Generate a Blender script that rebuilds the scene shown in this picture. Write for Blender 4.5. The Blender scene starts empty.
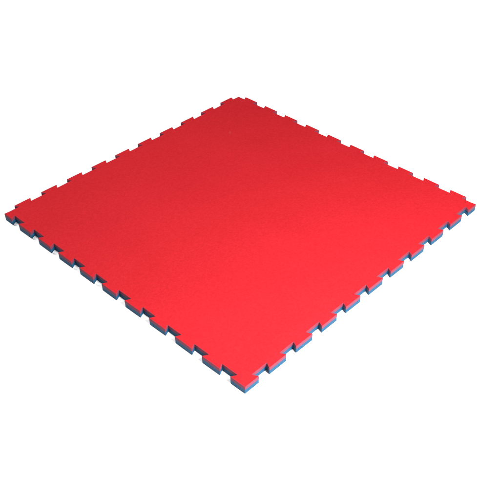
import bpy, math, random
from mathutils import Vector, Matrix

scene = bpy.context.scene
THICK = 0.0240                      # total foam thickness, metres

# ------------------------------------------------------------------ camera
def setup_camera():
    C = Vector((-0.9534, -0.9448, 1.4743 + THICK))
    T = Vector((0.3670, 0.3415, THICK))
    roll = -0.0119
    z = (T - C).normalized()
    r = z.cross(Vector((0, 0, 1))).normalized()
    u = r.cross(z)
    r2 = r * math.cos(roll) + u * math.sin(roll)
    u2 = -r * math.sin(roll) + u * math.cos(roll)
    cd = bpy.data.cameras.new('camera')
    co = bpy.data.objects.new('camera', cd)
    scene.collection.objects.link(co)
    m = Matrix((r2, u2, -z)).transposed().to_4x4()
    m.translation = C
    co.matrix_world = m
    cd.sensor_width = 36
    cd.lens = 818.70 * 36 / 500
    cd.shift_x = (250 - 248.02) / 500
    cd.shift_y = 0.0
    cd.clip_start = 0.01
    cd.clip_end = 200
    scene.camera = co
setup_camera()

# ------------------------------------------------------------------ world, lamps, exposure
w = bpy.data.worlds.new("World"); scene.world = w; w.use_nodes = True
bg = w.node_tree.nodes['Background']
bg.inputs['Color'].default_value = (0.93, 0.97, 1.0, 1)
bg.inputs['Strength'].default_value = 0.22

def area(name, loc, target, size, size_y, power, col=(1, 1, 1)):
    ld = bpy.data.lights.new(name, 'AREA')
    ld.shape = 'RECTANGLE'; ld.size = size; ld.size_y = size_y
    ld.energy = power; ld.color = col
    lo = bpy.data.objects.new(name, ld)
    scene.collection.objects.link(lo)
    lo.location = loc
    d = Vector(target) - Vector(loc)
    lo.rotation_euler = d.to_track_quat('-Z', 'Y').to_euler()
    return lo
# softbox beyond the front-right edge of the mat: lights that edge, leaves the front-left edge dark
area('softbox_key', (0.14, -1.12, 1.0), (0.42, 0.15, 0.0), 0.55, 0.7, 168)
# added overhead fill, no visible source, behind the mat, straight above its front-left edge: keeps the paper blown out
# there without lighting that edge's side
area('fill_overhead', (0.0, 2.7, 3.9), (0.7, 2.3, 0.0), 1.2, 2.4, 240)

scene.view_settings.view_transform = 'Standard'
scene.view_settings.look = 'None'
scene.view_settings.exposure = 0.0
scene.view_settings.gamma = 1.0
scene.render.engine = 'CYCLES'

# ------------------------------------------------------------------ materials
def new_mat(name):
    m = bpy.data.materials.new(name); m.use_nodes = True
    nt = m.node_tree
    return m, nt, nt.nodes['Principled BSDF']

def foam_top(name, col, dark, light):
    m, nt, b = new_mat(name)
    N, L = nt.nodes, nt.links
    tc = N.new('ShaderNodeTexCoord')
    # broad, faint unevenness of the pigment
    n1 = N.new('ShaderNodeTexNoise'); n1.inputs['Scale'].default_value = 5; n1.inputs['Detail'].default_value = 4
    n2 = N.new('ShaderNodeTexNoise'); n2.inputs['Scale'].default_value = 150; n2.inputs['Detail'].default_value = 5; n2.inputs['Roughness'].default_value = 0.75
    L.new(tc.outputs['Object'], n1.inputs['Vector']); L.new(tc.outputs['Object'], n2.inputs['Vector'])
    mix = N.new('ShaderNodeMix'); mix.data_type = 'FLOAT'; mix.inputs[0].default_value = 0.8
    L.new(n1.outputs['Fac'], mix.inputs[2]); L.new(n2.outputs['Fac'], mix.inputs[3])
    cr = N.new('ShaderNodeValToRGB')
    cr.color_ramp.elements[0].position = 0.36; cr.color_ramp.elements[0].color = (*dark, 1)
    cr.color_ramp.elements[1].position = 0.64; cr.color_ramp.elements[1].color = (*light, 1)
    L.new(mix.outputs[0], cr.inputs['Fac'])
    # a small pale rub mark near the far corner
    rub = N.new('ShaderNodeMapping'); rub.vector_type = 'TEXTURE'
    rub.inputs['Location'].default_value = (0.8005, 0.8455, THICK)
    rub.inputs['Rotation'].default_value = (0, 0, math.radians(45))
    rub.inputs['Scale'].default_value = (0.013, 0.0038, 1.0)
    ln = N.new('ShaderNodeVectorMath'); ln.operation = 'LENGTH'
    mr = N.new('ShaderNodeMapRange'); mr.inputs['From Min'].default_value = 1.0; mr.inputs['From Max'].default_value = 0.2
    mr.inputs['To Min'].default_value = 0.0; mr.inputs['To Max'].default_value = 0.035
    L.new(tc.outputs['Object'], rub.inputs['Vector']); L.new(rub.outputs['Vector'], ln.inputs[0]); L.new(ln.outputs['Value'], mr.inputs['Value'])
    mc = N.new('ShaderNodeMix'); mc.data_type = 'RGBA'
    mc.inputs[7].default_value = (0.45, 0.40, 0.40, 1)
    L.new(mr.outputs['Result'], mc.inputs[0]); L.new(cr.outputs['Color'], mc.inputs[6])
    L.new(mc.outputs[2], b.inputs['Base Color'])
    # embossed crossed-bar grain, plus fine pores
    br = N.new('ShaderNodeTexVoronoi'); br.inputs['Scale'].default_value = 230
    br.distance = 'CHEBYCHEV'; br.inputs['Randomness'].default_value = 0.55
    mp = N.new('ShaderNodeMapping'); mp.inputs['Rotation'].default_value = (0, 0, math.radians(45))
    mp.inputs['Scale'].default_value = (1.0, 0.55, 1.0)
    L.new(tc.outputs['Object'], mp.inputs['Vector']); L.new(mp.outputs['Vector'], br.inputs['Vector'])
    n3 = N.new('ShaderNodeTexNoise'); n3.inputs['Scale'].default_value = 900; n3.inputs['Detail'].default_value = 2
    L.new(tc.outputs['Object'], n3.inputs['Vector'])
    ad = N.new('ShaderNodeMath'); ad.operation = 'MULTIPLY_ADD'; ad.inputs[1].default_value = 0.4
    L.new(n3.outputs['Fac'], ad.inputs[0]); L.new(br.outputs['Distance'], ad.inputs[2])
    bp = N.new('ShaderNodeBump'); bp.inputs['Strength'].default_value = 0.6; bp.inputs['Distance'].default_value = 0.0007
    L.new(ad.outputs[0], bp.inputs['Height']); L.new(bp.outputs['Normal'], b.inputs['Normal'])
    b.inputs['Roughness'].default_value = 0.62
    b.inputs['Specular IOR Level'].default_value = 0.03
    return m

def foam_cut(name, col, rough=0.8):
    """cut side of the foam: matt with fine open cells"""
    m, nt, b = new_mat(name)
    N, L = nt.nodes, nt.links
    tc = N.new('ShaderNodeTexCoord')
    n = N.new('ShaderNodeTexNoise'); n.inputs['Scale'].default_value = 700; n.inputs['Detail'].default_value = 3
    L.new(tc.outputs['Object'], n.inputs['Vector'])
    cr = N.new('ShaderNodeValToRGB')
    cr.color_ramp.elements[0].position = 0.3; cr.color_ramp.elements[0].color = (*[c * .82 for c in col], 1)
    cr.color_ramp.elements[1].position = 0.7; cr.color_ramp.elements[1].color = (*[c * 1.15 for c in col], 1)
    L.new(n.outputs['Fac'], cr.inputs['Fac']); L.new(cr.outputs['Color'], b.inputs['Base Color'])
    bp = N.new('ShaderNodeBump'); bp.inputs['Strength'].default_value = 0.3; bp.inputs['Distance'].default_value = 0.0004
    L.new(n.outputs['Fac'], bp.inputs['Height']); L.new(bp.outputs['Normal'], b.inputs['Normal'])
    b.inputs['Roughness'].default_value = rough
    b.inputs['Specular IOR Level'].default_value = 0.2
    return m

RED = foam_top('red_foam_skin', None, (0.226, 0.0062, 0.0088), (0.268, 0.0090, 0.0126))
RED_CUT = foam_cut('red_foam_cut', (0.090, 0.013, 0.026))
BLUE = foam_cut('blue_foam', (0.0010, 0.032, 0.071))

def paper():
    m, nt, b = new_mat('white_paper')
    N, L = nt.nodes, nt.links
    tc = N.new('ShaderNodeTexCoord')
    n = N.new('ShaderNodeTexNoise'); n.inputs['Scale'].default_value = 40; n.inputs['Detail'].default_value = 3
    L.new(tc.outputs['Object'], n.inputs['Vector'])
    cr = N.new('ShaderNodeValToRGB')
    cr.color_ramp.elements[0].color = (0.84, 0.84, 0.84, 1); cr.color_ramp.elements[1].color = (0.87, 0.87, 0.87, 1)
    L.new(n.outputs['Fac'], cr.inputs['Fac']); L.new(cr.outputs['Color'], b.inputs['Base Color'])
    b.inputs['Roughness'].default_value = 0.9
    b.inputs['Specular IOR Level'].default_value = 0.1
    return m
PAPER = paper()

# ------------------------------------------------------------------ the white ground
def ground():
    me = bpy.data.meshes.new('floor')
    S = 12.0
    me.from_pydata([(-S, -S, 0), (S, -S, 0), (S, S, 0), (-S, S, 0)], [], [(0, 1, 2, 3)])
    me.materials.append(PAPER)
    o = bpy.data.objects.new('floor', me); scene.collection.objects.link(o)
    o['kind'] = 'structure'
ground()

# ------------------------------------------------------------------ mat outline
D = 0.0160      # depth of the interlocking tabs
P_ = 0.1000     # pitch of the tabs
S_ = 0.0086     # dovetail undercut
CM, HM = 0.0017, 0.0326      # tabs of the two front edges: first centre, half width at the lip
CF, HF = 0.0588, 0.0306      # tabs of the two back edges
X1, Y1 = 1.0262, 1.0246

def outline():
    """counter-clockwise list of (x, y, owner-of-the-segment-that-starts-here, is_root)"""
    pts = []
    # every entry: point, tag; tag 'a' = a tab starts at this root, 'b' = a tab ends at this root, '' otherwise
    # front right edge, from the near tip
    pts.append((-D, -D, 'n'))
    pts += [(CM + HM, -D, ''), (CM + HM - S_, 0, 'b')]
    for k in range(1, 10):
        c = CM + P_ * k
        pts += [(c - HM + S_, 0, 'a'), (c - HM, -D, ''), (c + HM, -D, ''), (c + HM - S_, 0, 'b')]
    c = CM + P_ * 10
    pts += [(c - HM + S_, 0, 'a'), (c - HM, -D, ''), (X1 - D + 0.0018, -D, ''), (X1 - D + 0.0006, 0, 'B')]
    # back right edge
    for k in range(10):
        c = CF + P_ * k - 0.0023
        pts += [(X1 - D, c - HF + S_, 'a'), (X1, c - HF, ''), (X1, c + HF, ''), (X1 - D, c + HF - S_, 'b')]
    pts.append((X1 - D, Y1 - D, ''))
    # back left edge
    for k in reversed(range(10)):
        c = CF + P_ * k
        pts += [(c + HF - S_, Y1 - D, 'a'), (c + HF, Y1, ''), (c - HF, Y1, ''), (c - HF + S_, Y1 - D, 'b')]
    # left corner tab and front left edge
    c = CM + P_ * 10
    pts += [(0, Y1 - D + 0.0005, 'A'), (-D, Y1 - D + 0.002, ''), (-D, c - HM, ''), (0, c - HM + S_, 'b')]
    for k in reversed(range(1, 10)):
        c = CM + P_ * k
        pts += [(0, c + HM - S_, 'a'), (-D, c + HM, ''), (-D, c - HM, ''), (0, c - HM + S_, 'b')]
    pts += [(0, CM + HM - S_, 'a'), (-D, CM + HM, '')]
    rnd = random.Random(4)          # die-cut foam is never perfectly regular
    return [(x + rnd.uniform(-1, 1) * 0.0004, y + rnd.uniform(-1, 1) * 0.0004, t) for x, y, t in pts]

def rounded(pts):
    """fillet every corner; returns [(x, y)], and owner per segment (-1 body, else tab number)"""
    n = len(pts); out = []; ev = []
    for i in range(n):
        p0 = Vector(pts[i - 1][:2]); p1 = Vector(pts[i][:2]); p2 = Vector(pts[(i + 1) % n][:2]); t = pts[i][2]
        if t in ('A', 'B'):
            out.append(p1); ev.append(t); continue
        a = (p0 - p1).normalized(); b = (p2 - p1).normalized()
        cr = (p1 - p0).x * (p2 - p1).y - (p1 - p0).y * (p2 - p1).x
        r = 0.0013 if cr > 0 else 0.0009
        ang = a.angle(b)
        L = r / math.tan(ang / 2)
        cen = p1 + (a + b).normalized() * (r / math.sin(ang / 2))
        s = p1 + a * L; e = p1 + b * L
        va = s - cen; vb = e - cen
        th = va.angle(vb); sg = 1 if va.x * vb.y - va.y * vb.x > 0 else -1
        K = 5
        for j in range(K + 1):
            f = sg * th * j / K
            v = Vector((va.x * math.cos(f) - va.y * math.sin(f), va.x * math.sin(f) + va.y * math.cos(f)))
            out.append(cen + v)
            ev.append('a' if (t == 'a' and j == 0) else 'b' if (t == 'b' and j == K) else '')
    return out, ev

def owners(ev):
    n = len(ev); own = [None] * n
    first = next(i for i in range(n) if ev[i] in ('b', 'B'))     # end of the near corner tab
    cur = -1; k = 0
    for s in range(n):
        i = (first + s) % n
        if ev[i] in ('a', 'A'): k += 1; cur = k
        elif ev[i] in ('b', 'B'): cur = -1
        own[i] = cur
    return own, k

def inset(ring, d):
    n = len(ring); res = []
    for i in range(n):
        a = ring[i] - ring[i - 1]; b = ring[(i + 1) % n] - ring[i]
        na = Vector((-a.y, a.x)).normalized(); nb = Vector((-b.y, b.x)).normalized()
        m = (na + nb); m = m / m.length_squared * 2
        res.append(ring[i] + m * d)
    return res

RING, EV = rounded(outline())
OWN, NT = owners(EV)

def layer_meshes(zlo, zhi, round_top, round_bottom, off, skin, cut, names):
    """one foam layer: builds body mesh plus one mesh per tab; rings are (inset, z) from bottom to top"""
    R = 0.0010
    prof = []
    if round_bottom:
        for j in range(3):
            f = math.pi / 2 * j / 3
            prof.append((off + R * (1 - math.sin(f)), zlo + R * (1 - math.cos(f))))
        prof.append((off, zlo + R))
    else:
        prof.append((off, zlo))
    if round_top:
        prof.append((off, zhi - R))
        for j in range(1, 4):
            f = math.pi / 2 * j / 3
            prof.append((off + R * (1 - math.cos(f)), zhi - R + R * math.sin(f)))
    else:
        prof.append((off, zhi))
    rings = [inset(RING, o) if o else RING for o, _ in prof]
    n = len(RING)
    def build(who):
        verts = []; idx = {}; faces = []; mats = []; top = []; bot = []
        def V(i, j):
            if (i, j) not in idx:
                idx[(i, j)] = len(verts); v = rings[j][i]; verts.append((v.x, v.y, prof[j][1]))
            return idx[(i, j)]
        used = [i for i in range(n) if OWN[i] == who]
        for i in used:
            for j in range(len(prof) - 1):
                faces.append((V(i, j), V((i + 1) % n, j), V((i + 1) % n, j + 1), V(i, j + 1)))
                mats.append(1)
        # cap polygons
        seq = []
        if who != -1:
            start = next(i for i in used if OWN[i - 1] != who)
            m = len(used)
            seq = [(start + s) % n for s in range(m + 1)]
        else:
            for i in range(n):
                if OWN[i] == -1 or OWN[i - 1] == -1: seq.append(i)
        faces.append([V(i, len(prof) - 1) for i in seq]); mats.append(0)
        faces.append([V(i, 0) for i in reversed(seq)]); mats.append(1)
        me = bpy.data.meshes.new(names[0] if who == -1 else names[1])
        me.from_pydata(verts, [], faces)
        me.materials.append(skin); me.materials.append(cut)
        for p, mi in zip(me.polygons, mats): p.material_index = mi; p.use_smooth = len(p.vertices) == 4
        me.set_sharp_from_angle(angle=math.radians(42))
        for p in me.polygons: p.use_smooth = len(p.vertices) == 4
        return me
    return build(-1), [build(k) for k in range(1, NT + 1)]

def link(name, me, parent=None):
    o = bpy.data.objects.new(name, me); scene.collection.objects.link(o)
    if parent: o.parent = parent
    return o

root = bpy.data.objects.new('foam_mat', None)
scene.collection.objects.link(root)
root.location = (0, 0, 0)
root['label'] = 'square red and blue foam floor mat with interlocking dovetail edges lying flat on white'
root['category'] = 'floor mat'

MID = THICK * 0.62
for (nm, zlo, zhi, rt, rb, off, skin, cut, lab) in (
        ('top_layer', MID, THICK, True, False, 0.0, RED, RED_CUT, 'red upper foam layer'),
        ('base_layer', 0.0, MID - 0.00005, False, True, 0.00025, BLUE, BLUE, 'blue lower foam layer')):
    body, tabs = layer_meshes(zlo, zhi, rt, rb, off, skin, cut, (nm, 'tab'))
    lay = link(nm, body, root); lay['label'] = lab
    for t in tabs:
        link('tab', t, lay)
